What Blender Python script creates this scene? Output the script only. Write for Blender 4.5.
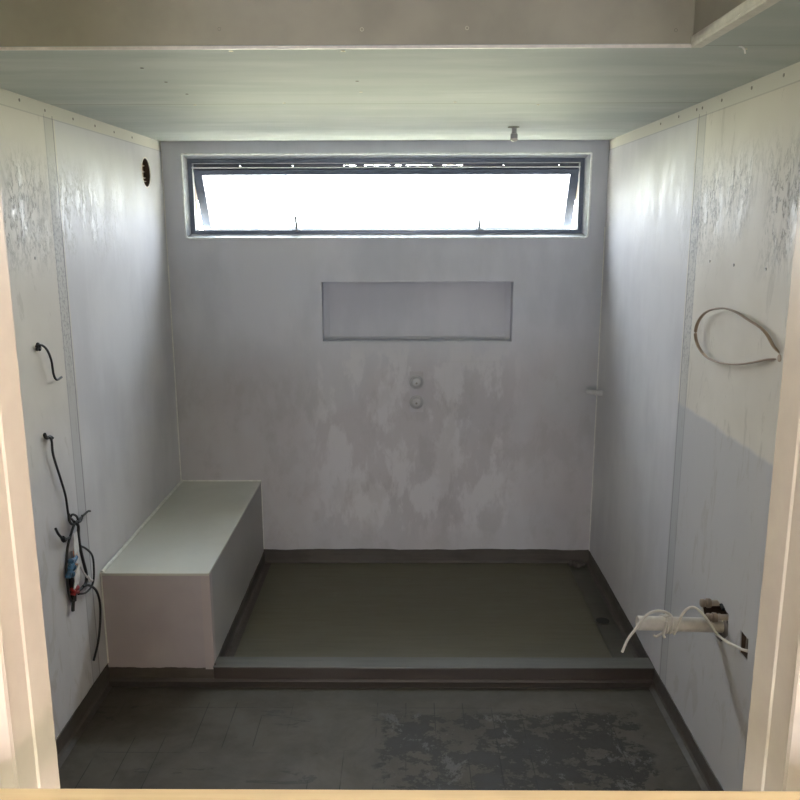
import bpy, bmesh, math, random
from mathutils import Vector, Matrix

for o in list(bpy.data.objects):
    bpy.data.objects.remove(o, do_unlink=True)
C = bpy.context.scene.collection
S = bpy.context.scene
S.view_settings.view_transform = 'Standard'
S.view_settings.look = 'None'
S.view_settings.gamma = 1
S.view_settings.use_curve_mapping = False
S.view_settings.exposure = 0.60

# ------------------------------------------------------------------ camera
F, PITCH, YAW, ROLL = 824.26, 0.2105, -0.0086, -0.0021
CAMH = 1.9675
cd = bpy.data.cameras.new('camera'); cam = bpy.data.objects.new('camera', cd); C.objects.link(cam)
cd.sensor_width = 36; cd.sensor_fit = 'HORIZONTAL'; cd.lens = F / 800 * 36
cd.clip_start = 0.02
fw = Vector((math.sin(YAW)*math.cos(PITCH), math.cos(YAW)*math.cos(PITCH), -math.sin(PITCH)))
rt = Vector((math.cos(YAW), -math.sin(YAW), 0)); up = rt.cross(fw)
r2 = math.cos(ROLL)*rt + math.sin(ROLL)*up; u2 = -math.sin(ROLL)*rt + math.cos(ROLL)*up
M = Matrix((r2, u2, -fw)).transposed().to_4x4(); M.translation = (0, 0, CAMH)
cam.matrix_world = M
S.camera = cam

# room measures (metres)
XL, XR, D, H = -1.3143, 1.0762, 4.578, 2.40
YF = 0.90            # room-side face of the wall with the doorway
YS = 3.19            # sheet joints in side walls and ceiling
WX0, WX1, WZ0, WZ1 = -1.207, 0.985, 1.893, 2.334   # window opening

# ------------------------------------------------------------------ light
w = bpy.data.worlds.new('world'); S.world = w; w.use_nodes = True
nt = w.node_tree; bg = nt.nodes['Background']
tc = nt.nodes.new('ShaderNodeTexCoord'); sx = nt.nodes.new('ShaderNodeSeparateXYZ')
cr = nt.nodes.new('ShaderNodeValToRGB')
nt.links.new(tc.outputs['Generated'], sx.inputs[0])
mp = nt.nodes.new('ShaderNodeMapRange'); mp.inputs[1].default_value = -1; mp.inputs[2].default_value = 1
nt.links.new(sx.outputs[2], mp.inputs[0]); nt.links.new(mp.outputs[0], cr.inputs[0])
e = cr.color_ramp.elements
e[0].position = 0.0; e[0].color = (1.25, 1.25, 0.90, 1)
e[1].position = 1.0; e[1].color = (0.80, 0.88, 1.0, 1)
a = e.new(0.47); a.color = (1.5, 1.5, 1.08, 1)
a = e.new(0.49); a.color = (0.93, 0.95, 1.0, 1)
nt.links.new(cr.outputs[0], bg.inputs[0]); bg.inputs[1].default_value = 22.0

def area(name, loc, rot, sx_, sy_, power, col=(1, 1, 1), portal=False):
    l = bpy.data.lights.new(name, 'AREA'); l.shape = 'RECTANGLE'; l.size = sx_; l.size_y = sy_
    l.energy = power; l.color = col
    o = bpy.data.objects.new(name, l); C.objects.link(o); o.location = loc; o.rotation_euler = rot
    if portal: l.cycles.is_portal = True
    return o
area('window_portal', (-0.105, 5.02, 2.12), (math.radians(-90), 0, 0), 2.5, 0.9, 1, portal=True)
# hall lamps on the photographer's side of the doorway
def point(name, loc, r, power, col):
    l = bpy.data.lights.new(name, 'POINT'); l.energy = power; l.color = col; l.shadow_soft_size = r
    o = bpy.data.objects.new(name, l); C.objects.link(o); o.location = loc
point('hall_wall_lamp', (1.30, 0.25, 1.415), 0.025, 55, (1.0, 0.74, 0.64))
area('hall_ceiling_lamp', (0.0, -0.5, 2.36), (0, 0, 0), 0.5, 0.5, 2, (1.0, 0.80, 0.70))
# added cool fill behind the photographer, lifting doorway-facing surfaces; no window known there
area('hall_fill', (-0.10, -1.44, 1.20), (math.radians(90), 0, 0), 0.7, 1.1, 38, (0.92, 0.93, 1.0))

# ------------------------------------------------------------------ shader helpers
class V:
    def __init__(s, nt, sock): s.nt, s.s = nt, sock
    def _m(s, op, *o, clamp=False):
        n = s.nt.nodes.new('ShaderNodeMath'); n.operation = op; n.use_clamp = clamp
        for i, x in enumerate((s,)+o):
            if isinstance(x, V): s.nt.links.new(x.s, n.inputs[i])
            else: n.inputs[i].default_value = x
        return V(s.nt, n.outputs[0])
    def __add__(s, o): return s._m('ADD', o)
    def __sub__(s, o): return s._m('SUBTRACT', o)
    def __mul__(s, o): return s._m('MULTIPLY', o)
    __radd__ = __add__; __rmul__ = __mul__
    def inv(s): return (s*-1.0)+1.0
    def gt(s, v): return s._m('GREATER_THAN', v)
    def lt(s, v): return s._m('LESS_THAN', v)
    def abs(s): return s._m('ABSOLUTE')
    def mod(s, v): return s._m('FLOORED_MODULO', v)
    def floor(s): return s._m('FLOOR')
    def step(s, a, b):     # smoothstep a -> b
        n = s.nt.nodes.new('ShaderNodeMapRange'); n.interpolation_type = 'SMOOTHSTEP'
        s.nt.links.new(s.s, n.inputs[0]); n.inputs[1].default_value = a; n.inputs[2].default_value = b
        return V(s.nt, n.outputs[0])
    def band(s, a, b, f):  # 1 between a and b with soft width f
        return s.step(a-f, a+f)*s.step(b-f, b+f).inv()

class Mat:
    def __init__(s, name, base=(0.5, 0.5, 0.5), rough=0.6, metal=0.0, spec=0.5):
        s.m = bpy.data.materials.new(name); s.m.use_nodes = True; s.nt = s.m.node_tree
        s.b = s.nt.nodes['Principled BSDF']
        s.b.inputs['Base Color'].default_value = (*base, 1); s.b.inputs['Roughness'].default_value = rough
        s.b.inputs['Metallic'].default_value = metal; s.b.inputs['Specular IOR Level'].default_value = spec
        tc = s.nt.nodes.new('ShaderNodeTexCoord'); s.co = tc.outputs['Object']
        sp = s.nt.nodes.new('ShaderNodeSeparateXYZ'); s.nt.links.new(s.co, sp.inputs[0])
        s.x, s.y, s.z = (V(s.nt, sp.outputs[i]) for i in range(3))
    def noise(s, sc=(1, 1, 1), scale=5, detail=4, rough=0.55, dist=0.0, off=0.0):
        mp = s.nt.nodes.new('ShaderNodeMapping'); s.nt.links.new(s.co, mp.inputs[0])
        mp.inputs['Scale'].default_value = sc; mp.inputs['Location'].default_value = (off, off*.7, off*.3)
        n = s.nt.nodes.new('ShaderNodeTexNoise'); s.nt.links.new(mp.outputs[0], n.inputs['Vector'])
        n.inputs['Scale'].default_value = scale; n.inputs['Detail'].default_value = detail
        n.inputs['Roughness'].default_value = rough; n.inputs['Distortion'].default_value = dist
        return V(s.nt, n.outputs[0])
    def mix(s, fac, a, b):
        n = s.nt.nodes.new('ShaderNodeMix'); n.data_type = 'RGBA'; n.clamp_factor = True
        if isinstance(fac, V): s.nt.links.new(fac.s, n.inputs[0])
        else: n.inputs[0].default_value = fac
        for i, c in ((6, a), (7, b)):
            if isinstance(c, tuple): n.inputs[i].default_value = (*c, 1)
            else: s.nt.links.new(c, n.inputs[i])
        return n.outputs[2]
    def color(s, sock): s.nt.links.new(sock, s.b.inputs['Base Color'])
    def rough(s, v): s.nt.links.new(v.s, s.b.inputs['Roughness'])
    def bump(s, v, strength=0.3, dist=0.01):
        n = s.nt.nodes.new('ShaderNodeBump'); n.inputs['Strength'].default_value = strength
        n.inputs['Distance'].default_value = dist
        s.nt.links.new(v.s, n.inputs['Height']); s.nt.links.new(n.outputs[0], s.b.inputs['Normal'])
def simple(name, base, rough=0.5, metal=0.0, var=0.08, scale=40, spec=0.5):
    m = Mat(name, base, rough, metal, spec)
    n = m.noise(scale=scale)
    m.color(m.mix(n.step(.3, .7), tuple(c*(1-var) for c in base), tuple(min(1, c*(1+var)) for c in base)))
    return m.m

# ------------------------------------------------------------------ mesh helpers
def link(name, bm, mat, parent=None, smooth=False, kind=None):
    bmesh.ops.recalc_face_normals(bm, faces=bm.faces)
    me = bpy.data.meshes.new(name); bm.to_mesh(me); bm.free()
    me.materials.append(mat)
    if smooth:
        for p in me.polygons: p.use_smooth = True
        try: me.set_sharp_from_angle(angle=math.radians(40))
        except Exception: pass
    o = bpy.data.objects.new(name, me); C.objects.link(o)
    if parent: o.parent = parent
    if kind: o['kind'] = kind
    return o
def box(bm, x0, x1, y0, y1, z0, z1, bev=0):
    r = bmesh.ops.create_cube(bm, size=1)
    vs = r['verts']
    for v in vs:
        v.co = Vector(((x0+x1)/2+v.co.x*(x1-x0), (y0+y1)/2+v.co.y*(y1-y0), (z0+z1)/2+v.co.z*(z1-z0)))
    if bev:
        es = list({e for v in vs for e in v.link_edges})
        bmesh.ops.bevel(bm, geom=es, offset=bev, segments=2, affect='EDGES', profile=0.5)
def boxm(*a, bev=0):
    bm = bmesh.new(); box(bm, *a, bev=bev); return bm
def cyl(bm, p0, p1, r0, r1=None, seg=24, caps=True):
    r1 = r0 if r1 is None else r1
    p0, p1 = Vector(p0), Vector(p1); d = (p1-p0)
    q = d.to_track_quat('Z', 'Y').to_matrix().to_4x4(); q.translation = (p0+p1)/2
    bmesh.ops.create_cone(bm, cap_ends=caps, segments=seg, radius1=r0, radius2=r1, depth=d.length, matrix=q)
def lathe(bm, p0, axis, prof, seg=24):
    """prof: (distance along axis, radius) pairs"""
    q = Vector(axis).normalized().to_track_quat('Z', 'Y').to_matrix(); p0 = Vector(p0); rings = []
    for h, r in prof:
        rings.append([bm.verts.new(p0+q@Vector((r*math.cos(2*math.pi*i/seg), r*math.sin(2*math.pi*i/seg), h))) for i in range(seg)])
    for a, b in zip(rings, rings[1:]):
        for i in range(seg): bm.faces.new((a[i], a[(i+1) % seg], b[(i+1) % seg], b[i]))
    if prof[0][1] > 1e-5: bm.faces.new(rings[0][::-1])
    if prof[-1][1] > 1e-5: bm.faces.new(rings[-1])
def catmull(pts, n=8):
    P = [Vector(p) for p in pts]; P = [2*P[0]-P[1]]+P+[2*P[-1]-P[-2]]; out = []
    for i in range(1, len(P)-2):
        a, b, c, d = P[i-1:i+3]
        for k in range(n):
            t = k/n
            out.append(.5*((2*b)+(c-a)*t+(2*a-5*b+4*c-d)*t*t+(3*b-a-3*c+d)*t**3))
    out.append(P[-2]); return out
def tube(bm, pts, r, n=8, seg=10, flat=1.0, straight=False, radii=None, flat_axis=None):
    P = [Vector(p) for p in pts] if straight else catmull(pts, n)
    rings = []; ref = Vector((0.13, 0.21, 0.97))
    nrm = None
    for i, p in enumerate(P):
        t = (P[min(i+1, len(P)-1)]-P[max(i-1, 0)]).normalized()
        if flat_axis: a = (Vector(flat_axis) - t*t.dot(Vector(flat_axis))).normalized()
        else:
            if nrm is None: nrm = ref
            a = (nrm - t*t.dot(nrm)).normalized(); nrm = a
        b = t.cross(a); rr = r
        rings.append([bm.verts.new(p+rr*(flat*math.cos(2*math.pi*k/seg)*a+math.sin(2*math.pi*k/seg)*b)) for k in range(seg)])
    for A, B in zip(rings, rings[1:]):
        for i in range(seg): bm.faces.new((A[i], A[(i+1) % seg], B[(i+1) % seg], B[i]))
    bm.faces.new(rings[0][::-1]); bm.faces.new(rings[-1])
def prism(bm, poly, axis, a, b):
    """poly in the two other axes (cyclic order), extruded along axis from a to b"""
    def P(u, v, w):
        return {'x': (w, u, v), 'y': (u, w, v), 'z': (u, v, w)}[axis]
    A = [bm.verts.new(P(u, v, a)) for u, v in poly]; B = [bm.verts.new(P(u, v, b)) for u, v in poly]
    n = len(poly); bm.faces.new(A); bm.faces.new(B[::-1])
    for i in range(n): bm.faces.new((A[i], B[i], B[(i+1) % n], A[(i+1) % n]))
def cut(o, cutters):
    tmp = []
    for bm in cutters:
        bmesh.ops.recalc_face_normals(bm, faces=bm.faces)
        me = bpy.data.meshes.new('c'); bm.to_mesh(me); bm.free()
        c = bpy.data.objects.new('c', me); C.objects.link(c); tmp.append(c)
        m = o.modifiers.new('b', 'BOOLEAN'); m.operation = 'DIFFERENCE'; m.solver = 'EXACT'; m.object = c
    bpy.context.view_layer.update()
    dg = bpy.context.evaluated_depsgraph_get()
    me = bpy.data.meshes.new_from_object(o.evaluated_get(dg)); me.name = o.name
    o.modifiers.clear(); o.data = me
    for c in tmp: bpy.data.objects.remove(c, do_unlink=True)
def tag(o, label, cat, group=None):
    o['label'] = label; o['category'] = cat
    if group: o['group'] = group
    return o
def thing(name, loc, label, cat, group=None):
    o = bpy.data.objects.new(name, None); C.objects.link(o); o.location = loc; o.empty_display_size = .05
    return tag(o, label, cat, group)
def part(name, bm, mat, root, smooth=False):
    """mesh given in world coordinates, stored relative to its thing's base"""
    loc = Vector(); p = root
    while p: loc += p.location; p = p.parent
    bmesh.ops.translate(bm, verts=bm.verts, vec=-loc)
    return link(name, bm, mat, root, smooth)

# ------------------------------------------------------------------ materials
def wall_paint(name, side):
    """grey primer over plasterboard; side: 'left','right','back'"""
    m = Mat(name, (0.4, 0.4, 0.42), 0.45, spec=0.20)
    horiz = m.x if side == 'back' else m.y
    big = m.noise((1, 1, 1), 1.6, 4, .55, off=3)
    mid = m.noise((1, 1, .35), 7, 5, .6, off=9)
    fine = m.noise((1, 1, 1), 60, 3, .5)
    coat_a, coat_b = ((0.50, 0.515, 0.575), (0.58, 0.59, 0.65)) if side == 'back' else ((0.52, 0.51, 0.54), (0.60, 0.59, 0.615))
    col = m.mix((big*0.55+mid*0.45).step(.38, .62), coat_a, coat_b)
    rough = (mid.step(.3, .7)*0.12)+0.53
    if side == 'back':
        pk = m.mix(m.noise((1, 1, .8), 2.2, 3, .5, off=21).step(.42, .62), (0.41, 0.37, 0.365), (0.45, 0.435, 0.44))
        low = m.z.step(1.0, 1.5).inv()
        col = m.mix(low*0.55, col, pk)  # lower wall warmer and darker, the hall light's tint put into the coat
        # trowelled patches around the taps
        pat = m.noise((1.5, 1, .6), 4.2, 6, .65, .15, off=5).step(.47, .56)
        reg = horiz.band(-.55, .62, .12)*m.z.band(.2, 1.3, .1)
        col = m.mix(pat*reg*0.7, col, (0.60, 0.595, 0.62))
        dk = m.noise((1.4, 1, .8), 3.5, 6, .65, .2, off=51).step(.48, .60)*m.z.band(.0, 1.15, .12)
        col = m.mix(dk*0.22, col, (0.31, 0.285, 0.285))
        # brushed edge lines
        ln = horiz.band(.21, .215, .004)*m.z.band(.45, 1.2, .05)+m.z.band(1.205, 1.212, .004)*horiz.band(.2, .6, .05)
        col = m.mix(ln*0.3, col, (0.5, 0.5, 0.5))
        rough = rough-0.05
        h = mid*0.6+fine*0.15
        m.bump(h, 0.25, 0.004)
    else:
        front = horiz.lt(YS+0.02)
        # bare warm board on the near sheets
        edge_z = 1.278 if side == 'right' else 0.95
        nz = m.noise((1, 1, 1), 9, 4, .6, off=2)
        up_ = (m.z+(nz*0.03)).step(edge_z, edge_z+(.02 if side == 'right' else .5))
        warm = m.mix(big.step(.35, .65), (0.61, 0.565, 0.50), (0.69, 0.645, 0.58))
        if side == 'right': col = m.mix(horiz.step(2.0, 4.4)*0.0, col, col)
        low = front*up_.inv()
        if side == 'right': col = m.mix(low*0.8, col, (0.475, 0.465, 0.475))
        col = m.mix(front*up_*(0.9 if side == 'right' else 0.75), col, warm)
        # scuffs
        sc = m.noise((1, 1.6, .5), 5, 6, .7, 1.5, off=31).step(.56, .63)
        col = m.mix(sc*front*0.28, col, (0.33, 0.30, 0.26))
        # runs of wet primer
        dr = m.noise((1, 1, .42), 20, 9, .74, .35, off=13)
        big2 = m.noise((1, 1, .5), 3.2, 3, .5, off=44).step(.36, .6)
        zone = m.z.band(1.86, 2.16, .11)*horiz.step(4.25, 3.7)*big2
        gr = m.noise((1, 1, .6), 75, 3, .6, off=3).step(.42, .58)
        drips = dr.step(.49, .56)*zone*((gr*.65)+.35)
        drf = dr.band(.470, .545, .014)*zone
        if side == 'left': drf = drf*(horiz.step(3.15, 3.6).inv()*.7+.3)
        else: drf = drf*(horiz.step(3.1, 3.5).inv()*.75+.15)
        col = m.mix(drf*((gr*.6)+.4), col, (0.21, 0.195, 0.165))
        col = m.mix(drips*0.25, col, (0.62, 0.62, 0.62))
        # vertical sheet joint
        j = horiz.band(YS-.075, YS+.012, .006)*m.z.lt(2.352)
        col = m.mix(j*0.40, col, (0.33, 0.34, 0.37))
        jl = horiz.band(YS+.001, YS+.006, .002)*m.z.lt(2.36)
        jl2 = horiz.band(YS-.072, YS-.067, .003)*m.z.lt(2.36)
        jn = m.noise((1, 1, 1), 70, 3, .6).step(.5, .6)*j*m.z.band(1.4, 2.15, .2)
        col = m.mix(jn*0.5, col, (0.24, 0.24, 0.25))
        # unpainted strip under the ceiling
        strip = m.z.step(2.350, 2.353)
        col = m.mix(strip, col, (0.62, 0.60, 0.55))
        sl = m.z.band(2.347, 2.351, .0015)
        g = (jl+(jl2*.5)+sl*.4)
        col = m.mix(g, col, (0.20, 0.20, 0.21))
        rough = rough-(drips*0.17)-(zone*0.03)+(strip*0.3)+(front*up_*0.04)
        h = mid*0.35+fine*0.12+(drips*0.7)+(jn*0.8)-(jl*1.0)
        m.bump(h, 0.35, 0.004)
    m.color(col); m.rough(rough)
    return m.m
M_wl, M_wr, M_wb = wall_paint('primer_left', 'left'), wall_paint('primer_right', 'right'), wall_paint('primer_back', 'back')

def ceiling_mat():
    m = Mat('green_plasterboard', (0.45, 0.5, 0.45), 0.75)
    n = m.noise((.4, 2, 1), 3, 4, .55); st = m.noise((.5, 1.6, 1), 5, 4, .5)
    col = m.mix(n.step(.35, .65), (0.36, 0.395, 0.395), (0.42, 0.45, 0.445))
    col = m.mix(st.step(.5, .7)*0.2, col, (0.66, 0.68, 0.66))
    j = m.y.band(YS-.002, YS+.006, .002)+(m.y.band(2.193, 2.197, .002)*m.x.gt(.7))
    jb = m.y.band(YS-.05, YS+.05, .02)
    col = m.mix(jb*0.2, col, (0.44, 0.46, 0.42))
    col = m.mix(j*0.9, col, (0.16, 0.17, 0.14))
    dirt = m.noise((.8, 2, 1), 14, 5, .7, off=4).step(.68, .74)
    col = m.mix(dirt*0.3, col, (0.28, 0.27, 0.24))
    m.color(col); m.bump(m.noise(scale=30), .1, .002); return m.m
M_ceil = ceiling_mat()

def floor_mat():
    m = Mat('dark_primed_tiles', (0.05, 0.048, 0.042), 0.42, spec=0.3)
    n1 = m.noise((1, 1, 1), 4, 6, .65, .5, off=7); n2 = m.noise((1, 1.3, 1), 8, 8, .74, .15, off=1)
    base = m.mix(n1.step(.35, .65), (0.062, 0.053, 0.041), (0.084, 0.074, 0.059))
    # thin coat where the old tiles show
    reg = m.x.band(-.10, .92, .03)*m.y.lt(3.07)
    wob = m.noise((1, 1, 1), 6, 5, .65, off=3)
    reg2 = ((m.x+(wob*0.25)).band(.02, 1.05, .02))*((m.y+(wob*0.16)).step(3.12, 3.15).inv())
    patch = n2.step(.54, .50)*reg2
    col = m.mix(patch*0.95, base, (0.024, 0.020, 0.015))
    scr = m.noise((1.3, 1, 1), 7, 7, .8, .3, off=17).step(.57, .61)
    col = m.mix(scr*reg2*0.7, col, (0.12, 0.115, 0.105))
    sm = m.noise((.6, 2.0, 1), 6, 6, .7, 1, off=27).step(.60, .63)*reg2.inv()*m.y.lt(3.1)
    col = m.mix(sm*0.55, col, (0.026, 0.025, 0.021))
    # tile joints
    tx = (m.x+(m.y*0.0)+1.0).mod(0.118)
    lx = tx.band(.050, .0530, .0012)
    row = ((m.y+0.02)*(1/0.30)).floor()
    ly = (m.y+0.02).mod(0.30).band(.100, .104, .002)
    frag = m.noise((1, .5, 1), 5, 4, .6, off=11).step(.46, .55)
    g = (lx+ly*0.6)*frag*m.y.lt(3.12)
    col = m.mix(g*0.85, col, (0.014, 0.013, 0.011))
    # smooth strip by the hob, and dusty grey strip by the right wall
    col = m.mix(m.y.step(3.12, 3.16)*0.7, col, (0.066, 0.059, 0.048))
    m.color(col)
    m.rough((n2.step(.3, .7)*0.2)+0.48)
    m.bump((n1*.5)+(patch*-.3)-(g*.6), .3, .004); return m.m
M_floor = floor_mat()

def membrane(name, a, b, rough=.38):
    m = Mat(name, a, rough)
    n = m.noise((1, 1, 1), 6, 5, .6); st = m.noise((.3, 4, 4), 12, 4, .6)
    m.color(m.mix((n*.6+st*.4).step(.38, .62), a, b)); m.rough((n.step(.3, .7)*.18)+(rough-.08))
    m.bump(n*.6+st*.3, .25, .004); return m.m
M_band = membrane('brown_black_membrane', (0.056, 0.046, 0.038), (0.080, 0.069, 0.059), .6)
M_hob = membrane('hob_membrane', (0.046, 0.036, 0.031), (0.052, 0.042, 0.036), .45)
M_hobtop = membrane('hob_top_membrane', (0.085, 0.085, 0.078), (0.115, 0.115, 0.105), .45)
M_tray = membrane('olive_shower_membrane', (0.098, 0.089, 0.058), (0.118, 0.108, 0.074), .6)
M_chan = membrane('channel_membrane', (0.058, 0.055, 0.042), (0.075, 0.070, 0.055), .45)

def bench_mat(name, a, b, top=False):
    m = Mat(name, a, .5)
    n = m.noise((1, 1, 1), 2.5, 4, .55)
    m.color(m.mix(n.step(.35, .65), a, b)); m.rough((n.step(.3, .7)*.1)+.42); m.bump(m.noise(scale=40), .1, .002); return m.m
M_btop = bench_mat('bench_top_green_board', (0.50, 0.50, 0.45), (0.56, 0.56, 0.51))
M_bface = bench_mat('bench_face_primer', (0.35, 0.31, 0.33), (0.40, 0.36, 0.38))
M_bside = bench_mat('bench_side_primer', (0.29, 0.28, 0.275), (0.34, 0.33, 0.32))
M_seal = simple('pale_sealant', (0.72, 0.72, 0.68), .5)
M_bead = simple('white_reveal_bead', (0.80, 0.82, 0.83), .28)
M_reveal = simple('reveal_primer', (0.44, 0.46, 0.50), .35)
M_alu = simple('dark_powder_coated_frame', (0.10, 0.118, 0.165), .32, 0.2)
M_alu2 = simple('grey_frame_inner', (0.20, 0.20, 0.23), .35, 0.2)
M_wood = simple('pale_timber_reveal', (0.62, 0.50, 0.42), .5, var=.12)
M_steel = simple('stainless_steel', (0.55, 0.55, 0.56), .3, 1.0)
M_cream = simple('cream_gloss_paint', (0.32, 0.285, 0.265), .42, var=.03)
M_hall = simple('hall_paint', (0.55, 0.51, 0.47), .7)
def wood_mat():
    m = Mat('raw_pine', (0.75, .6, .38), .55)
    n = m.noise((.6, 14, 14), 4, 5, .6)
    m.color(m.mix(n.step(.3, .7), (0.46, 0.37, 0.24), (0.53, 0.44, 0.30))); return m.m
M_pine = wood_mat()
M_black = simple('black_cable_sheath', (0.012, 0.012, 0.013), .45)
M_tan = simple('tan_flat_cable', (0.36, 0.27, 0.20), .5)
M_whitec = simple('white_cable_sheath', (0.62, 0.58, 0.52), .45)
M_pvc = simple('white_pvc', (0.60, 0.56, 0.51), .35)
M_tape = simple('white_tape', (0.62, 0.60, 0.60), .5)
M_blue = simple('blue_tape', (0.030, 0.10, 0.19), .4, var=.5, scale=90)
M_red = simple('red_connector', (0.28, 0.02, 0.02), .4)
M_copper = simple('bare_copper', (0.70, 0.33, 0.20), .3, 1.0)
M_brass = simple('dull_brass_fitting', (0.36, 0.29, 0.23), .45, .6)
M_grey = simple('grey_plastic_cap', (0.34, 0.34, 0.34), .45)
M_stub = simple('primed_stub', (0.50, 0.50, 0.50), .35)
M_cav = simple('dark_cavity_brown', (0.085, 0.055, 0.038), .8, var=.3, scale=20)
M_cavb = simple('grey_cavity_board', (0.22, 0.19, 0.17), .7, var=.3, scale=20)
M_screw = simple('screw_head_metal', (0.18, 0.17, 0.15), .4, .8)
M_screwb = simple('bright_screw_head', (0.75, 0.70, 0.55), .35, .6)
M_dark = simple('matt_black_rubber', (0.010, 0.010, 0.010), .6)
M_ground = simple('outside_lawn', (0.12, 0.18, 0.05), .9, var=.3, scale=2)

def glass_mat():
    m = bpy.data.materials.new('window_glass'); m.use_nodes = True; nt = m.node_tree; nt.nodes.clear()
    out = nt.nodes.new('ShaderNodeOutputMaterial'); mx = nt.nodes.new('ShaderNodeMixShader')
    t = nt.nodes.new('ShaderNodeBsdfTransparent'); g = nt.nodes.new('ShaderNodeBsdfGlossy'); g.inputs['Roughness'].default_value = 0.02
    t.inputs[0].default_value = (.95, .97, .96, 1)
    fr = nt.nodes.new('ShaderNodeFresnel'); fr.inputs[0].default_value = 1.45
    nt.links.new(fr.outputs[0], mx.inputs[0]); nt.links.new(t.outputs[0], mx.inputs[1]); nt.links.new(g.outputs[0], mx.inputs[2])
    nt.links.new(mx.outputs[0], out.inputs[0]); return m
M_glass = glass_mat()

# ------------------------------------------------------------------ structure
T = 0.16
link('floor', boxm(XL-.2, XR+.2, -1.5, D+.3, -.15, 0), M_floor, kind='structure')
wb = link('wall_back', boxm(XL-T, XR+T, D, D+T, -.05, 2.9), M_wb, kind='structure')
NX0, NX1, NZ0, NZ1, ND = -.474, .588, 1.322, 1.657, .115
cut(wb, [boxm(WX0, WX1, D-.05, D+T+.05, WZ0, WZ1), boxm(NX0, NX1, D-.05, D+ND, NZ0, NZ1),
         boxm(.025, .083, D-.05, D+.05, .925, 1.15)])
wl = link('wall_left', boxm(XL-T, XL, YF-.1, D+.02, -.05, 2.9), M_wl, kind='structure')
bm = bmesh.new(); cyl(bm, (XL-.10, 4.292, 2.223), (XL+.05, 4.292, 2.223), .070, seg=40)
cuts = [bm]
bm = bmesh.new(); prism(bm, [(2.985, .545), (3.055, .535), (3.085, .70), (3.015, .72)], 'x', XL-.08, XL+.05); cuts.append(bm)
cut(wl, cuts)
wr = link('wall_right', boxm(XR, XR+T, YF-.1, D+.02, -.05, 2.9), M_wr, kind='structure')
bm = bmesh.new(); prism(bm, [(2.80, .605), (2.72, .660), (2.665, .690), (2.555, .688), (2.548, .615), (2.60, .562), (2.76, .556)], 'x', XR-.05, XR+.09)
bm2 = bmesh.new(); prism(bm2, [(2.452, .684), (2.392, .684), (2.386, .612), (2.446, .610)], 'x', XR-.05, XR+.08)
cut(wr, [bm, bm2])
# ceiling with the raised recess in front of it
YR, XRC = 2.203, .714
ce = link('ceiling', boxm(XL-.1, XR+.1, YF-.1, D+.05, H, 2.86), M_ceil, kind='structure')
cut(ce, [boxm(XL, XRC, YF, YR, H-.1, 2.76)])
# wall with the doorway
wf = link('wall_front', boxm(XL-.1, XR+.1, .76, YF-.005, -.05, 2.9), M_hall, kind='structure')
cut(wf, [boxm(-.462, .445, .6, 1.0, -.04, 2.37)])
# hall behind the photographer
link('wall_hall_left', boxm(-1.9, -1.8, -1.5, .80, -.05, 2.5), M_hall, kind='structure')
link('wall_hall_right', boxm(1.8, 1.9, -1.5, .80, -.05, 2.5), M_hall, kind='structure')
link('wall_hall_back', boxm(-1.9, 1.9, -1.6, -1.5, -.05, 2.5), M_hall, kind='structure')
link('wall_hall_front_left', boxm(-1.9, XL-.1, .76, .89, -.05, 2.5), M_hall, kind='structure')
link('wall_hall_front_right', boxm(XR+.1, 1.9, .76, .89, -.05, 2.5), M_hall, kind='structure')
link('ceiling_hall', boxm(-1.9, 1.9, -1.6, .76, 2.4, 2.5), M_hall, kind='structure')

# door frame: profiled jambs in cream paint
prof = [(.0, .900), (.0, .852), (-.002, .849), (-.002, .802), (.003, .799), (.0045, .795), (.003, .790), (-.008, .784),
        (-.012, .768), (-.028, .755), (-.030, .742), (-.09, .742), (-.09, .759), (-.040, .762), (-.030, .80), (-.030, .900)]
t1 = bmesh.new(); prism(t1, [(-.432+a, b) for a, b in prof], 'z', 0, 2.37)
link('trim_1', t1, M_cream, kind='structure')
t2 = bmesh.new(); prism(t2, [(.4145-a, b) for a, b in prof], 'z', 0, 2.37)
link('trim_2', t2, M_cream, kind='structure')

# waterproofed skirting bands (thin coats wrapped up the walls)
ZS = .082
def wavy_band(name, p0, p1, nrm, h=ZS, amp=.004, mat=M_band, th=.0035, seed=1, fillet=.03):
    rnd = random.Random(seed); bm = bmesh.new(); p0, p1, nrm = Vector(p0), Vector(p1), Vector(nrm)
    n = 60; prev = None
    for i in range(n+1):
        p = p0.lerp(p1, i/n); hh = h+rnd.uniform(-amp, amp)*.35+amp*.6*math.sin(i*.23+seed)+amp*.4*math.sin(i*.61+seed*2)
        sec = [p+Vector((0, 0, hh)), p+nrm*th+Vector((0, 0, hh-.002)), p+nrm*(th+.002)+Vector((0, 0, fillet*.6)),
               p+nrm*(th+.008)+Vector((0, 0, .008)), p+nrm*fillet+Vector((0, 0, .0022)), p+nrm*fillet, p]
        vs = [bm.verts.new(q) for q in sec]
        if prev:
            for k in range(len(vs)): bm.faces.new((prev[k], prev[(k+1) % 7], vs[(k+1) % 7], vs[k]))
        else: bm.faces.new(vs)
        prev = vs
    bm.faces.new(prev[::-1])
    return link(name, bm, mat, kind='structure')
BX, BY, BZ = -.8475, 3.286, .510
wavy_band('baseboard_left', (XL, YF, 0), (XL, BY, 0), (1, 0, 0), seed=2)
wavy_band('baseboard_right', (XR, YF, 0), (XR, D, 0), (-1, 0, 0), seed=3)
wavy_band('baseboard_back', (BX, D, 0), (XR, D, 0), (0, -1, 0), h=.088, seed=4)
wavy_band('baseboard_bench_side', (BX, BY+.08, 0), (BX, D, 0), (1, 0, 0), seed=5, amp=.003, h=.075)
wavy_band('baseboard_bench_front', (XL, BY, 0), (BX+.01, BY, 0), (0, -1, 0), h=.085, seed=6, amp=.003)

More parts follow.
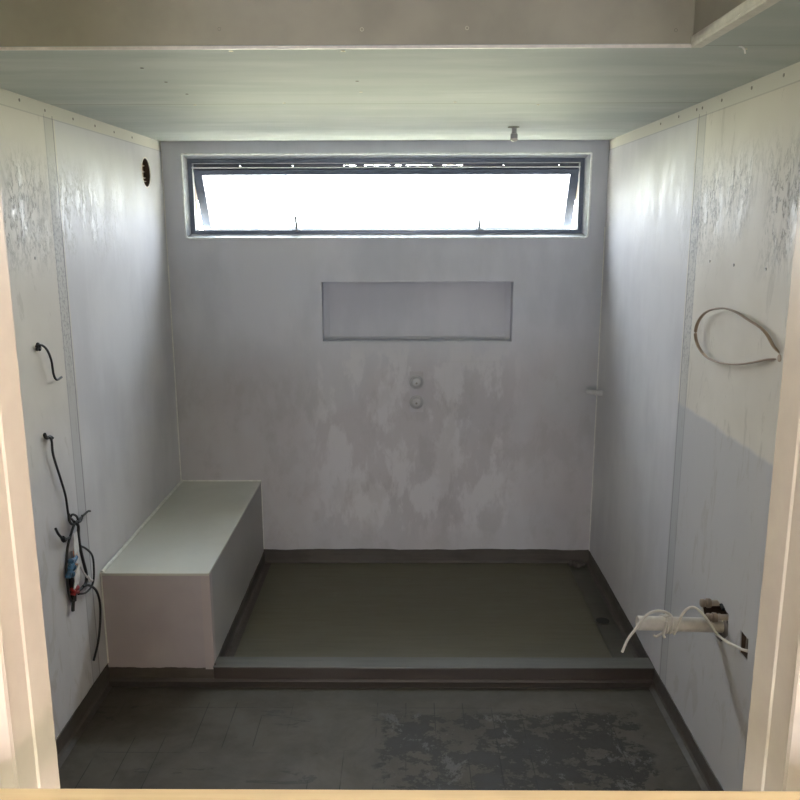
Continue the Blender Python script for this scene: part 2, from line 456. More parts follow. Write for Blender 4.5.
# ceiling edge beads
link('trim_3', boxm(XL, XRC, YR-.002, YR+.006, H-.003, H+.004), simple('pinkish_bead', (.70, .66, .64), .5), kind='structure')
M_rec = simple('recess_brown_shaded', (.34, .32, .27), .75, var=.08, scale=6)  # olive-brown tint, darkened to carry the shade of the recess
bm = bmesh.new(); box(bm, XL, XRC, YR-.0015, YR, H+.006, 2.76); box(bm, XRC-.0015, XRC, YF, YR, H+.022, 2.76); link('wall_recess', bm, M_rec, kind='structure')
bm = bmesh.new(); box(bm, XRC-.004, XRC+.022, YF, YR, H-.004, H+.002); box(bm, XRC-.006, XRC+.001, YF, YR, H+.002, H+.022)
link('trim_4', bm, simple('raw_bead', (.60, .58, .53), .6), kind='structure')
# corner sealant beads
def bead(name, p0, p1, r=.004, mat=M_seal):
    bm = bmesh.new(); cyl(bm, p0, p1, r, seg=8); return link(name, bm, mat, kind='structure', smooth=True)
bead('trim_5', (XL+.001, D-.001, BZ), (XL+.001, D-.001, 1.75), .0042)
bead('trim_6', (XR-.001, D-.001, .08), (XR-.001, D-.001, 1.95), .0038)
bead('trim_7', (XL+.001, D-.001, 1.75), (XL+.001, D-.001, H), .0025)

# ------------------------------------------------------------------ niche bead (formed edge of the recess)
bm = bmesh.new()
for (a, b) in (((NX0, NZ0), (NX1, NZ0)), ((NX1, NZ0), (NX1, NZ1)), ((NX1, NZ1), (NX0, NZ1)), ((NX0, NZ1), (NX0, NZ0))):
    cyl(bm, (a[0], D+.001, a[1]), (b[0], D+.001, b[1]), .0035, seg=8)
link('trim_8', bm, M_wb, kind='structure', smooth=True)
bm = bmesh.new()
for (a, b) in (((NX0, NZ0), (NX1, NZ0)), ((NX1, NZ0), (NX1, NZ1)), ((NX0, NZ1), (NX0, NZ0))):
    s = Vector((.03*(1 if a[0] < 0 else -1), 0, .012)); e_ = Vector((.03*(1 if b[0] < 0 else -1), 0, .012))
    cyl(bm, Vector((a[0], D+ND-.001, a[1]))+s, Vector((b[0], D+ND-.001, b[1]))+e_, .0022, seg=6)
link('trim_9', bm, M_wb, kind='structure', smooth=True)

# ------------------------------------------------------------------ window
def frame_bm(x0, x1, z0, z1, y0, y1, wx, wz0, wz1=None, bev=.002):
    wz1 = wz0 if wz1 is None else wz1
    bm = bmesh.new()
    o = [(x0, z0), (x1, z0), (x1, z1), (x0, z1)]; i = [(x0+wx, z0+wz0), (x1-wx, z0+wz0), (x1-wx, z1-wz1), (x0+wx, z1-wz1)]
    R = [[bm.verts.new((x, y, z)) for x, z in q] for q, y in ((o, y0), (i, y0), (i, y1), (o, y1))]
    for A, B in zip(R, R[1:]+R[:1]):
        for k in range(4): bm.faces.new((A[k], A[(k+1) % 4], B[(k+1) % 4], B[k]))
    return bm
win = bpy.data.objects.new('window_1', None); C.objects.link(win); win.location = ((WX0+WX1)/2, D, WZ0); win['kind'] = 'structure'
# bright formed bead round the opening on the wall face
bm = bmesh.new()
def rbead(x0, x1, z0, z1, r, y, c=.02):
    P = [(x0+c, y, z0), (x1-c, y, z0), (x1-c*.3, y, z0+c*.3), (x1, y, z0+c), (x1, y, z1-.004), (x1-.004, y, z1), (x0+.004, y, z1), (x0, y, z1-.004), (x0, y, z0+c), (x0+c*.3, y, z0+c*.3)]
    for a_, b_ in zip(P, P[1:]+P[:1]): cyl(bm, a_, b_, r, seg=12)
    for a_ in P: bmesh.ops.create_icosphere(bm, subdivisions=2, radius=r, matrix=Matrix.Translation(a_))
rbead(WX0, WX1, WZ0, WZ1, .0055, D-.001)
part('bead', bm, M_bead, win, smooth=True)
fx0, fx1, fz0, fz1 = -1.187, .958, 1.915, 2.313
bm = bmesh.new()
R_ = [[bm.verts.new(p) for p in ((a, y, c), (b, y, c), (b, y, d), (a, y, d))] for a, b, c, d, y in
      ((WX0-.001, WX1+.001, WZ0-.001, WZ1+.001, D), (fx0+.004, fx1-.004, fz0+.004, fz1-.004, D+.052), (fx0+.004, fx1-.004, fz0+.004, fz1-.004, D+.07), (WX0-.001, WX1+.001, WZ0-.001, WZ1+.001, D+.07))]
for A, B in zip(R_, R_[1:]+R_[:1]):
    for k in range(4): bm.faces.new((A[k], A[(k+1) % 4], B[(k+1) % 4], B[k]))
part('lining', bm, M_reveal, win)
fr = part('frame', frame_bm(fx0, fx1, fz0, fz1, D+.040, D+.080, .022, .018, .022), M_alu, win)
part('inner_bead', frame_bm(fx0+.022, fx1-.022, fz0+.018, fz1-.022, D+.045, D+.070, .003, .004, .003), M_bead, win)
part('outer_frame', frame_bm(fx0+.002, fx1-.002, fz0-.002, fz1+.002, D+.075, D+.15, .014, .012), M_alu, win)
part('outer_sill', boxm(WX0+.01, WX1-.01, D+.15, D+.19, WZ0-.01, WZ0+.022), M_alu, win)
part('timber_reveal', frame_bm(fx0+.016, fx1-.016, fz0+.012, fz1-.012, D+.10, D+.148, .004, .004), M_wood, win)
# head of the frame: two rails with a ventilation slit between them
bm = bmesh.new(); box(bm, fx0+.012, fx1-.012, D+.080, D+.094, 2.250, 2.2775); box(bm, fx0+.012, fx1-.012, D+.080, D+.094, 2.2810, 2.318)
part('head_rail', bm, M_alu, win)
part('head_bead', boxm(fx0+.019, fx1-.019, D+.040, D+.055, 2.264, 2.269), M_bead, win)
rnd = random.Random(5)
bm = bmesh.new(); x = fx0+.012
while x < fx1-.015:
    w_ = rnd.uniform(.02, .06) if -.50 < x < .30 else rnd.uniform(.2, .3)
    h_ = rnd.uniform(.0022, .0040) if -.50 < x < .60 else .0045
    x2 = min(x+w_, fx1-.012)
    box(bm, x, x2, D+.082, D+.092, 2.2770, 2.2770+h_)
    x = x2+(rnd.uniform(.01, .04) if -.50 < x < .30 else rnd.uniform(.002, .008))
part('weather_seal', bm, M_alu2, win)
# top-hung sash, swung outward
SW0, SW1 = fx0+.022, fx1-.022
SH = .382; ang = math.radians(29)
hinge = Vector((win.location.x, D+.065, 2.262))
sash = bpy.data.objects.new('sash', None); C.objects.link(sash); sash.parent = win
sash.location = hinge-win.location; sash.rotation_euler = (ang, 0, 0)
def sash_frame(x0, x1, z0, z1, y0, y1, wx, wb_, wt): return frame_bm(x0, x1, z0, z1, y0, y1, wx, wb_, wt)
wx_ = win.location.x
sf = link('sash_frame', sash_frame(SW0-wx_, SW1-wx_, -SH, 0, -.014, .016, .044, .020, .030), M_alu, sash)
link('sash_bead', sash_frame(SW0-wx_+.044, SW1-wx_-.044, -SH+.020, -.030, -.010, .004, .003, .003, .003), M_alu2, sash)
link('pane', boxm(SW0-wx_+.036, SW1-wx_-.036, 0.0, .005, -SH+.018, -.028), M_glass, sash)
M_stay = simple('grey_stay_metal', (.16, .17, .19), .4, .5)
# two stays / catches at the bottom of the frame
for x in (-.607, .398):
    bm = bmesh.new()
    box(bm, x-.022, x+.022, D+.030, D+.050, fz0+.016, fz0+.024, bev=.002)
    cyl(bm, (x, D+.04, fz0+.022), (x, D+.045, fz0+.042), .006, seg=12)
    prism(bm, [(x-.007, 1.930), (x+.009, 1.930), (x+.002, 2.012), (x-.010, 2.012)], 'y', D+.046, D+.051)
    s = part('stay', bm, M_stay, win)
# ------------------------------------------------------------------ shower bench
bench = thing('shower_bench', ((XL+BX)/2, (BY+D)/2, 0), 'long boxed-in shower bench with pale green top along the left wall', 'bench')
part('body', boxm(XL+.001, BX, BY, D-.001, 0, BZ-.012, bev=.002), M_bside, bench)
part('front_panel', boxm(XL+.002, BX+.0005, BY-.004, BY+.002, .05, BZ-.0115), M_bface, bench)
part('top', boxm(XL+.001, BX+.002, BY-.006, D-.001, BZ-.012, BZ, bev=.002), M_btop, bench)
bm = bmesh.new(); box(bm, BX-.035, BX+.0025, BY-.0055, BY-.003, .06, BZ-.013); box(bm, BX, BX+.003, BY-.005, BY+.035, .085, BZ-.013)
part('corner_tape', bm, bench_mat('corner_tape', (0.39, 0.345, 0.35), (0.42, 0.37, 0.375)), bench)
bm = bmesh.new(); cyl(bm, (XL+.0085, BY, BZ+.002), (XL+.0085, D-.007, BZ+.002), .008, seg=12); cyl(bm, (XL+.009, D-.007, BZ+.001), (BX, D-.007, BZ+.001), .0055, seg=8)
cyl(bm, (BX+.001, D-.002, .09), (BX+.001, D-.002, BZ), .0035, seg=8)
cyl(bm, (XL+.005, BY-.004, .09), (XL+.005, BY-.004, BZ), .0035, seg=8)
part('sealant_bead', bm, M_seal, bench, smooth=True)

# ------------------------------------------------------------------ shower hob, tray, channel, drain
hob = thing('shower_hob', (.1, 3.31, 0), 'low dark brown waterproofed hob across the floor in front of the shower', 'shower curb')
part('upstand', boxm(BX+.001, XR-.001, 3.268, 3.352, 0, .076, bev=.004), M_hob, hob)
part('top_coat', boxm(BX+.0005, XR-.0005, 3.266, 3.354, .0755, .079, bev=.001), M_hobtop, hob)
bm = bmesh.new(); prism(bm, [(3.236, 0), (3.236, .003), (3.262, .010), (3.270, .022), (3.270, 0)], 'x', BX+.001, XR-.001)
part('cove', bm, M_hob, hob)
bm = bmesh.new(); prism(bm, [(3.236, 0), (3.236, .003), (3.262, .010), (3.270, .022), (3.270, 0)], 'x', XL+.004, BX+.001)
link('baseboard_cove', bm, M_hob, kind='structure')
bm = bmesh.new(); cyl(bm, (BX+.002, 3.2655, .021), (XR-.01, 3.2655, .021), .0022, seg=6)
part('edge_line', bm, M_band, hob, smooth=True)

tray = thing('shower_floor', (.05, 3.95, 0), 'olive-grey membrane floor panel of the shower behind the hob', 'shower floor')
part('panel', boxm(BX+.045, .948, 3.353, D-.015, 0, .007, bev=.0015), M_tray, tray)
part('side_band', boxm(BX+.008, BX+.045, 3.353, D-.015, 0, .0045), M_band, tray)
bm = bmesh.new(); box(bm, .950, XR-.003, 3.353, D-.012, 0, .0035)
ch = tag(link('drain_channel', bm, M_chan), 'flat dark channel strip between shower floor panel and right wall', 'drainage channel')
bm = bmesh.new(); lathe(bm, (.988, 3.845, .0035), (0, 0, 1), [(0, .040), (.003, .040), (.0035, .036), (.0015, .034), (.001, .002)], 28)
dr = thing('floor_drain', (.988, 3.845, .0035), 'small round black floor drain in the strip by the right wall', 'drain')
part('flange', bm, M_chan, dr, smooth=True)
bm = bmesh.new(); lathe(bm, (.988, 3.845, .0047), (0, 0, 1), [(0, .033), (.0008, .033), (.0008, .001)], 28)
part('opening', bm, M_dark, dr, smooth=True)
bm = bmesh.new()
rnd = random.Random(8)
for k in range(9):
    bmesh.ops.create_icosphere(bm, subdivisions=2, radius=rnd.uniform(.012, .022), matrix=Matrix.Translation((.985+rnd.uniform(-.035, .05), 4.535+rnd.uniform(-.02, .02), .012+rnd.uniform(0, .012))))
tag(link('membrane_lump', bm, M_band, smooth=True), 'dark lumpy wad of membrane in the right rear corner of shower floor', 'membrane lump')

# ------------------------------------------------------------------ tap stubs on back wall
tp = thing('mixer_tap_body', (.054, D, 1.035), 'pair of round grey capped tap stubs under the wall niche', 'shower tap body')
for z in (1.093, .978):
    bm = bmesh.new()
    M_tap = simple('grey_tap_cap', (.36, .36, .37), .3)
    lathe(bm, (.054, D-.002, z), (0, -1, 0), [(0, .040), (.002, .040), (.004, .037), (.004, .033), (.012, .032), (.016, .028), (.018, .018), (.018, .001)], 28)
    c = part('tap_cap', bm, M_tap, tp, smooth=True)
    bm = bmesh.new(); lathe(bm, (.054, D-.0195, z-.004), (0, -1, 0), [(0, .006), (.002, .006), (.002, .001)], 12)
    part('screw', bm, M_screw, c)
bm = bmesh.new(); box(bm, .015, .093, D-.002, D+.001, .92, 1.155, bev=.0008)
part('patch_plate', bm, M_wb, tp)

# stub pipe in the right back corner
st = thing('pipe_stub', (XR, 4.45, 1.05), 'short pale pipe stub poking from right wall near the back corner', 'pipe')
bm = bmesh.new(); cyl(bm, (XR+.01, 4.46, 1.052), (.985, 4.46, 1.062), .012, seg=16); part('pipe', bm, M_stub, st, smooth=True)
bm = bmesh.new(); cyl(bm, (XR+.002, 4.46, 1.0525), (XR-.035, 4.46, 1.0555), .0165, seg=16); part('collar', bm, M_stub, st, smooth=True)

# ceiling outlet
cv = thing('ceiling_pipe', (.491, 3.95, H), 'small grey capped pipe hanging from the ceiling before the window', 'pipe')
bm = bmesh.new(); lathe(bm, (.491, 3.95, H+.002), (0, 0, -1), [(0, .011), (.030, .011), (.034, .016), (.052, .016), (.058, .012), (.060, .001)], 20); part('pipe', bm, M_grey, cv, smooth=True)
bm = bmesh.new(); lathe(bm, (.488, 3.95, H), (0, 0, -1), [(0, .027), (.003, .026), (.004, .012)], 24); part('collar', bm, simple('rough_hole_ring', (.16, .15, .12), .8), cv, smooth=True)
bm = bmesh.new(); lathe(bm, (.491, 3.95, H-.050), (0, 0, -1), [(0, .0170), (.008, .0165), (.014, .010), (.015, .001)], 20); part('cap', bm, M_pvc, cv, smooth=True)

# ------------------------------------------------------------------ round vent hole, left wall
vh = thing('vent_hole', (XL, 4.292, 2.223), 'round hole cut high in the left wall with torn lining inside', 'wall hole')
bm = bmesh.new(); cyl(bm, (XL-.099, 4.292, 2.223), (XL-.003, 4.292, 2.223), .0695, seg=40, caps=False)
part('lining', bm, M_cav, vh, smooth=True)
bm = bmesh.new(); cyl(bm, (XL-.099, 4.292, 2.223), (XL-.094, 4.292, 2.223), .069, seg=40); part('back_board', bm, M_cav, vh)
bm = bmesh.new(); bmesh.ops.create_circle(bm, radius=.01, segments=3); bm.clear()
for (y0, z0, y1, z1, r) in ((4.235, 2.25, 4.275, 2.262, .016), (4.232, 2.222, 4.28, 2.228, .018), (4.238, 2.19, 4.30, 2.212, .014), (4.25, 2.175, 4.29, 2.192, .010)):
    lathe(bm, (XL-.045, y0, z0), (.25, y1-y0, z1-z0), [(0, r), (.02, r*.9), (.04, r*.45), (.055, .001)], 7)
part('torn_insulation', bm, simple('pale_insulation', (.62, .52, .45), .8, var=.3, scale=60), vh)
bm = bmesh.new(); box(bm, XL-.09, XL-.03, 4.318, 4.345, 2.17, 2.275); part('timber', bm, simple('brown_stud', (.25, .16, .11), .7), vh)
bm = bmesh.new()
ring = [(0, .0695), (.0012, .0695), (.0018, .073), (.0005, .0765), (0, .0765)]
q = []
for h, r in ring: q.append([bm.verts.new((XL+h, 4.292+r*math.cos(2*math.pi*i/40), 2.223+r*math.sin(2*math.pi*i/40))) for i in range(40)])
for A, B in zip(q, q[1:]):
    for i in range(40): bm.faces.new((A[i], A[(i+1) % 40], B[(i+1) % 40], B[i]))
part('cut_edge', bm, simple('raw_gypsum', (.72, .68, .62), .8), vh)

# ------------------------------------------------------------------ left wall cables
def LP(y, z, off):
    o = off*.5 if off > 0 else off
    return (XL+o, y-2.3*max(o, 0), z+(.9 if z < 1.3 else .35)*max(o, 0))
c1 = thing('cable_stub', LP(2.893, 1.542, 0), 'short curled black cable sticking out of the left wall, topmost one', 'cable')
bm = bmesh.new()
tube(bm, [LP(2.885, 1.540, -.012), LP(2.905, 1.546, .02), LP(2.94, 1.540, .035), LP(2.975, 1.517, .045), LP(3.00, 1.476, .045), LP(3.008, 1.425, .04), LP(3.03, 1.400, .038), LP(3.075, 1.401, .035)], .0042)
part('sheath', bm, M_black, c1, True)
bm = bmesh.new(); tube(bm, [LP(2.885, 1.530, .003), LP(2.90, 1.552, .006), LP(2.915, 1.536, .01), LP(2.91, 1.53, .014)], .006); part('plug', bm, M_black, c1, True)

c2 = thing('hanging_cable', LP(2.904, 1.206, 0), 'long black cable hanging down the left wall to a knot', 'cable')
bm = bmesh.new()
tube(bm, [LP(2.90, 1.206, -.01), LP(2.915, 1.203, .02), LP(2.94, 1.182, .03), LP(2.943, 1.126, .03), LP(2.985, 1.023, .028), LP(3.015, 0.945, .026), LP(3.027, .862, .026), LP(3.052, .838, .03), LP(3.085, .812, .03), LP(3.14, .812, .026), LP(3.21, .812, .02), LP(3.235, .805, .018)], .0045)
part('sheath', bm, M_black, c2, True)
bm = bmesh.new()
tube(bm, [LP(3.03, .868, .034), LP(3.03, .838, .04), LP(3.055, .815, .04), LP(3.095, .812, .036), LP(3.13, .80, .03), LP(3.155, .815, .03)], .0052)
tube(bm, [LP(3.035, .845, .02), LP(3.06, .853, .03), LP(3.10, .83, .036), LP(3.11, .80, .034)], .0045)
part('knot', bm, M_black, c2, True)
bm = bmesh.new(); tube(bm, [LP(2.885, 1.225, .008), LP(2.90, 1.205, .014), LP(2.93, 1.20, .02), LP(2.95, 1.187, .03)], .0065); part('plug', bm, M_black, c2, True)

kb = thing('cable_bundle', LP(3.04, .62, 0), 'looped bundle of black cables with blue and red ends on left wall', 'cable bundle')
bm = bmesh.new(); tube(bm, [LP(3.08, .815, .036), LP(3.035, .785, .036), LP(2.992, .745, .034), LP(2.965, .68, .03), LP(2.962, .61, .028), LP(2.968, .555, .02), LP(2.985, .52, .01)], .0048); part('cable', bm, M_black, kb, True)
bm = bmesh.new(); tube(bm, [LP(3.07, .82, .04), LP(3.105, .79, .04), LP(3.10, .755, .04), LP(3.105, .70, .04), LP(3.125, .63, .036), LP(3.142, .575, .03), LP(3.13, .535, .025), LP(3.05, .535, .02)], .0062); part('cable', bm, M_black, kb, True)
bm = bmesh.new(); tube(bm, [LP(3.10, .71, .04), LP(3.16, .672, .045), LP(3.215, .62, .05), LP(3.222, .56, .05), LP(3.20, .505, .045), LP(3.13, .497, .035), LP(3.05, .525, .02)], .0042); part('cable', bm, M_black, kb, True)
bm = bmesh.new(); tube(bm, [LP(3.10, .535, .03), LP(3.16, .512, .03), LP(3.225, .46, .03), LP(3.255, .39, .03), LP(3.240, .306, .03), LP(3.20, .234, .03), LP(3.14, .185, .028)], .0050); part('cable', bm, M_black, kb, True)
bm = bmesh.new(); tube(bm, [LP(2.905, .855, .03), LP(2.925, .825, .03), LP(2.958, .795, .032), LP(2.985, .782, .034), LP(3.02, .775, .034)], .0048)
tube(bm, [LP(2.955, .80, .03), LP(2.965, .785, .03), LP(2.98, .783, .034)], .0085); part('cable', bm, M_black, kb, True)
# pale wall bracket/clip with copper ends
bm = bmesh.new(); prism(bm, [(3.000, .795), (3.035, .795), (3.040, .72), (3.030, .67), (3.005, .67), (2.995, .72)], 'x', XL+.020, XL+.024); part('white_wrap', bm, M_tape, kb)
bm = bmesh.new(); prism(bm, [(2.975, .635), (3.03, .665), (3.01, .60), (2.955, .585)], 'x', XL+.024, XL+.028); part('white_wrap', bm, M_tape, kb)
bm = bmesh.new()
tube(bm, [LP(3.09, .63, .03), LP(3.12, .585, .032), LP(3.15, .55, .034), LP(3.165, .525, .034)], .004)
tube(bm, [LP(3.15, .56, .036), LP(3.175, .53, .038), LP(3.20, .515, .036)], .006); part('white_wire', bm, M_tape, kb, True)
rnd = random.Random(3)
bm = bmesh.new()
for k in range(5):
    y = 3.045+.008*k
    tube(bm, [LP(y, .72, .036), LP(y+rnd.uniform(-.01, .01), .695, .044), LP(y+rnd.uniform(-.012, .012), .67, .044), LP(y-.012, .645, .04)], .0022, seg=6)
part('copper_ends', bm, M_copper, kb, True)
bm = bmesh.new()
for k in range(6):
    p = LP(2.985+rnd.uniform(-.02, .045), .655+rnd.uniform(-.035, .03), .04+rnd.uniform(-.004, .008))
    bmesh.ops.create_icosphere(bm, subdivisions=2, radius=rnd.uniform(.008, .015), matrix=Matrix.Translation(p))
tube(bm, [LP(2.968, .632, .036), LP(2.985, .645, .045), LP(3.02, .668, .046), LP(3.055, .68, .04)], .011)
part('blue_tape', bm, M_blue, kb, True)
bm = bmesh.new(); tube(bm, [LP(2.985, .64, .026), LP(3.0, .60, .028), LP(3.005, .55, .026), LP(3.0, .52, .022)], .012); part('black_tape', bm, M_black, kb, True)
bm = bmesh.new(); tube(bm, [LP(3.00, .545, .034), LP(3.025, .560, .04), LP(3.045, .556, .036)], .010); tube(bm, [LP(2.99, .575, .036), LP(3.02, .550, .044), LP(3.05, .535, .036)], .007); part('red_connector', bm, M_red, kb, True)
bm = bmesh.new(); tube(bm, [LP(3.0, .525, .03), LP(2.99, .495, .026), LP(2.988, .485, .022)], .007); part('cable_tail', bm, M_black, kb, True)
bm = bmesh.new(); prism(bm, [(2.987, .547), (3.053, .537), (3.083, .70), (3.017, .718)], 'x', XL-.079, XL-.075); 
tag(link('cable_opening_back', bm, M_cav), 'dark inside of the slot behind the cable bundle on left wall', 'wall hole')

# ------------------------------------------------------------------ right wall loop cable
def RP(y, z, off):
    o = off*.5 if off > 0 else off
    return (XR-o, y-2.5*max(o, 0), z+.35*max(o, 0))
lc = thing('looped_cable', RP(2.366, 1.589, 0), 'tan cable bent in a leaf-shaped loop high on right wall', 'cable')
pts = [RP(2.355, 1.588, -.015), RP(2.40, 1.610, .012), RP(2.455, 1.638, .022), RP(2.51, 1.655, .03), RP(2.605, 1.668, .04), RP(2.715, 1.682, .045), RP(2.827, 1.681, .048), RP(2.955, 1.658, .048), RP(3.035, 1.616, .045), RP(3.06, 1.566, .045),
       RP(3.02, 1.524, .045), RP(2.925, 1.499, .042), RP(2.797, 1.501, .038), RP(2.66, 1.519, .032), RP(2.54, 1.545, .024), RP(2.44, 1.570, .012), RP(2.355, 1.584, -.015)]
bm = bmesh.new(); tube(bm, pts, .0062, flat=.55, flat_axis=(0, .1, 1)); part('sheath', bm, M_tan, lc, True)
bm = bmesh.new(); lathe(bm, RP(2.362, 1.586, -.001), (-1, 0, 0), [(0, .012), (.003, .011), (.004, .002)], 16); part('grommet', bm, M_tan, lc, True)

# ------------------------------------------------------------------ waste pipe, tap tails, white cable
wp = thing('waste_pipe', (XR, 2.655, .59), 'horizontal white plastic waste pipe sticking out of the right wall', 'pipe')
bm = bmesh.new()
p0, p1 = Vector((.803, 2.655, .605)), Vector((XR+.08, 2.655, .594))
ax = (p1-p0); L = ax.length
lathe(bm, p0, ax, [(.10, .0205), (.0, .0205), (0, .025), (L, .025), (L, .0205), (.10, .0205)], 32)
part('tube', bm, M_pvc, wp, True)
bm = bmesh.new(); lathe(bm, p0, ax, [(.012, .0204), (.014, .001)], 24); part('bore', bm, M_cavb, wp)

hole = thing('plumbing_hole', RP(2.66, .625, 0), 'ragged dark hole in the right wall where the pipes come out', 'wall hole')
bm = bmesh.new(); prism(bm, [(2.795, .605), (2.72, .657), (2.665, .687), (2.558, .685), (2.552, .617), (2.602, .566), (2.757, .560)], 'x', XR+.084, XR+.089)
part('back', bm, M_cav, hole)
bm = bmesh.new(); prism(bm, [(2.70, .565), (2.615, .567), (2.556, .617), (2.558, .635), (2.70, .62)], 'x', XR+.02, XR+.03); part('block', bm, M_cavb, hole)
bm = bmesh.new()
for a in (0, 1): cyl(bm, (XR-.004, 2.59, .688), (XR-.004, 2.615, .694), .006, seg=8)
part('loose_lump', bm, M_dark, hole)

for nm, y, z, lab in (('water_pipe', 2.662, .677, 'upper capped water pipe tail above the white waste pipe'), ('water_pipe', 2.600, .654, 'lower capped water pipe tail resting just above the white waste pipe')):
    wpz = z
    t_ = thing(nm, (XR, y, wpz), lab, 'pipe', None)
    bm = bmesh.new(); cyl(bm, (XR+.08, y, wpz), (1.030, y, wpz), .0105, seg=18); part('tube', bm, M_stub if 0 else simple('pale_pipe', (.50, .44, .38), .4), t_, True)
    bm = bmesh.new(); lathe(bm, (1.055, y, wpz), (-1, 0, 0), [(0, .012), (.001, .016), (.014, .017), (.016, .013), (.022, .013), (.024, .015), (.034, .014), (.037, .009), (.038, .001)], 12); part('cap', bm, M_brass, t_, True)

pc = thing('white_cable', RP(2.42, .64, 0), 'thin white cable wound around the waste pipe on right wall', 'cable')
cx = lambda x: .605+(x-.803)*(-.011/.353)
pts = [(1.112, 2.385, .644), (1.079, 2.415, .634), (1.065, 2.450, .628), (1.049, 2.490, .624), (1.034, 2.53, .628), (1.018, 2.560, .652), (1.000, 2.595, .674), (0.983, 2.620, .681), (0.966, 2.630, 0.672), (0.951, 2.632, 0.653), (0.940, 2.628, 0.632)]
# coils round the pipe
def coil(x0, x1, turns, r, a0, n=14):
    out = []
    for i in range(int(turns*n)+1):
        t = i/(turns*n); a = a0+2*math.pi*i/n; x = x0+(x1-x0)*t
        out.append((x, 2.655+r*math.cos(a), cx(x)+r*math.sin(a)))
    return out
co = coil(.932, .905, 1.6, .030, math.pi*1.0)
# end of coil, then free tail over the pipe end
pts2 = [(0.905, 2.624, 0.649), (0.886, 2.622, 0.663), (0.858, 2.622, 0.667), (0.834, 2.622, 0.659), (0.816, 2.622, 0.643), (0.798, 2.616, 0.622), (0.780, 2.606, 0.602), (0.758, 2.600, 0.573), (0.739, 2.595, 0.527)]
bm = bmesh.new(); tube(bm, pts+co[2:], .0046, n=5); part('wall_run', bm, M_whitec, pc, True)
bm = bmesh.new(); tube(bm, coil(.915, .890, 1.7, .0305, math.pi*.9)+pts2, .0046, n=5); part('free_end', bm, M_whitec, pc, True)
bm = bmesh.new()
tube(bm, [(.892, 2.622, .628), (.888, 2.62, .600), (.884, 2.615, .580), (.888, 2.61, .572)], .0042)
tube(bm, [(.852, 2.622, .575), (.862, 2.624, .570), (.872, 2.63, .572), (.886, 2.640, .574)], .0042)
part('knot', bm, M_whitec, pc, True)

bm = bmesh.new(); prism(bm, [(2.7965, .605), (2.72, .658), (2.665, .688), (2.557, .686), (2.550, .616), (2.601, .564), (2.758, .558)], 'x', XR+.004, XR+.088)
def open_ends(bm):
    bm.faces.ensure_lookup_table()
    bmesh.ops.delete(bm, geom=[f for f in bm.faces if len(f.verts) != 4 or abs(f.normal.x) > .9], context='FACES_ONLY')
bm.normal_update(); open_ends(bm); part('lining', bm, M_cav, hole)  # dark liner put in so the ragged hole reads as shaded inside
so = thing('switch_cutout', RP(2.42, .645, 0), 'small square dark cutout in right wall with a white cable entering', 'wall hole')
bm = bmesh.new(); prism(bm, [(2.450, .682), (2.394, .682), (2.388, .614), (2.444, .612)], 'x', XR+.073, XR+.079); part('back', bm, M_cav, so)
bm = bmesh.new(); prism(bm, [(2.4505, .6825), (2.3935, .6825), (2.3875, .6135), (2.4445, .6115)], 'x', XR+.003, XR+.075); bm.normal_update(); open_ends(bm); part('lining', bm, M_cav, so)  # dark back and liner carry the shade inside the cutout
bm = bmesh.new(); box(bm, XR+.015, XR+.07, 2.432, 2.443, .615, .68); part('stud', bm, M_cavb, so)

# ------------------------------------------------------------------ timber rail across doorway
rail = tag(link('timber_rail', boxm(-.62, .60, .70, .7415, 1.352, 1.402, bev=.002), M_pine), 'pale raw pine rail fixed across the doorway in front of camera', 'timber rail')

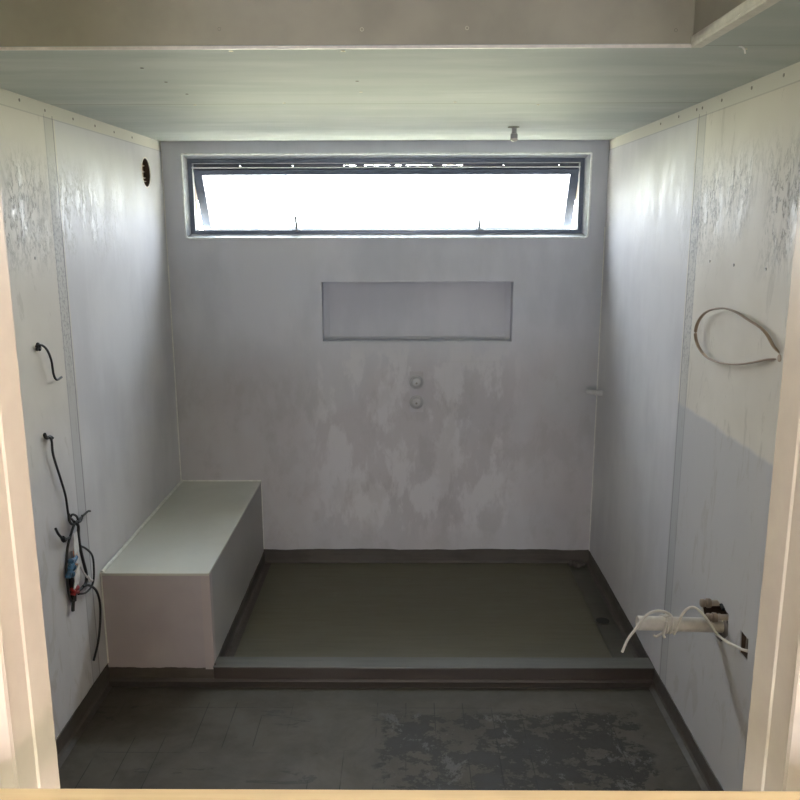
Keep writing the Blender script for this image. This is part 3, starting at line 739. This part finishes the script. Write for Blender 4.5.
# ------------------------------------------------------------------ screws
def screw_mesh(r=.005):
    bm = bmesh.new(); lathe(bm, (0, 0, 0), (0, 0, 1), [(0, r), (.0012, r), (.0016, r*.7), (.0010, r*.3), (.0010, .0004)], 12)
    me = bpy.data.meshes.new('screw'); bmesh.ops.recalc_face_normals(bm, faces=bm.faces); bm.to_mesh(me); bm.free(); return me
sm_d, sm_b = screw_mesh(.0055), screw_mesh(.006)
sm_d.materials.append(M_screw); sm_b.materials.append(M_screwb)
def screw(me, loc, n, label, group):
    o = bpy.data.objects.new('screw', me); C.objects.link(o); o.location = loc
    o.rotation_euler = Vector(n).to_track_quat('Z', 'Y').to_euler(); tag(o, label, 'screw', group); return o
for y, z in ((2.935, 2.381), (3.135, 2.373), (3.393, 2.374), (3.627, 2.374), (3.858, 2.373), (4.106, 2.374)):
    screw(sm_d, (XL, y, z), (1, 0, 0), 'dark screw head in the bare strip along top of left wall', 'screws along top of left wall')
for y, z in ((2.503, 2.380), (2.727, 2.380), (2.976, 2.378), (3.225, 2.380), (3.165, 2.378), (3.432, 2.380), (3.669, 2.380)):
    screw(sm_d, (XR, y, z), (-1, 0, 0), 'dark screw head in the bare strip along top of right wall', 'screws along top of right wall')
for (y, z), w_ in zip(((2.974, 1.836), (2.754, 1.833), (2.507, 1.833)), ('farthest from the doorway', 'in the middle', 'nearest the doorway')):
    screw(sm_d, (XR, y, z), (-1, 0, 0), 'dark fixing in the row of three above the looped cable, '+w_, 'row of three fixings on right wall')
screw(sm_d, (XL, 2.943, 1.852), (1, 0, 0), 'lone dark fixing on left wall above the topmost black cable', None)
for x, y in ((-.749, 2.469), (-.748, 2.704), (-.746, 2.946), (-.154, 2.7), ):
    screw(sm_d, (x, y, H), (0, 0, -1), 'dark screw head in the middle of a ceiling sheet', 'dark ceiling sheet screws')
for x, y in ((-.785, 3.209), (-.448, 3.165), (.175, 3.155), (.488, 3.23), (-.154, 2.915)):
    screw(sm_b, (x, y, H), (0, 0, -1), 'bright screw head near the ceiling sheet joint', 'bright screws by ceiling joint')
for x, y in ((-.449, 2.24), (-.163, 2.245), (.859, 2.24)):
    screw(sm_b, (x, y, H), (0, 0, -1), 'bright screw head by the front edge of the lowered ceiling', 'bright screws by ceiling edge')
for x, z, me in ((-.112, 2.442, sm_b), (.15, 2.444, sm_b)):
    screw(me, (x, YR, z), (0, -1, 0), 'bright screw head on the upright face of the ceiling recess', 'bright screws on ceiling upstand')
for x, z in ((.669, 2.437), (-.468, 2.444)):
    screw(sm_d, (x, YR, z), (0, -1, 0), 'dark screw head on the upright face of the ceiling recess', 'dark screws on ceiling upstand')
# peeled flake by the front ceiling edge
bm = bmesh.new(); tube(bm, [(.83, 2.206, H), (.842, 2.204, H-.006), (.846, 2.203, H-.018)], .0025, seg=6)
tag(link('plaster_flake', bm, M_bead, smooth=True), 'tiny white flake hanging from the ceiling joint at upper right', 'flake')
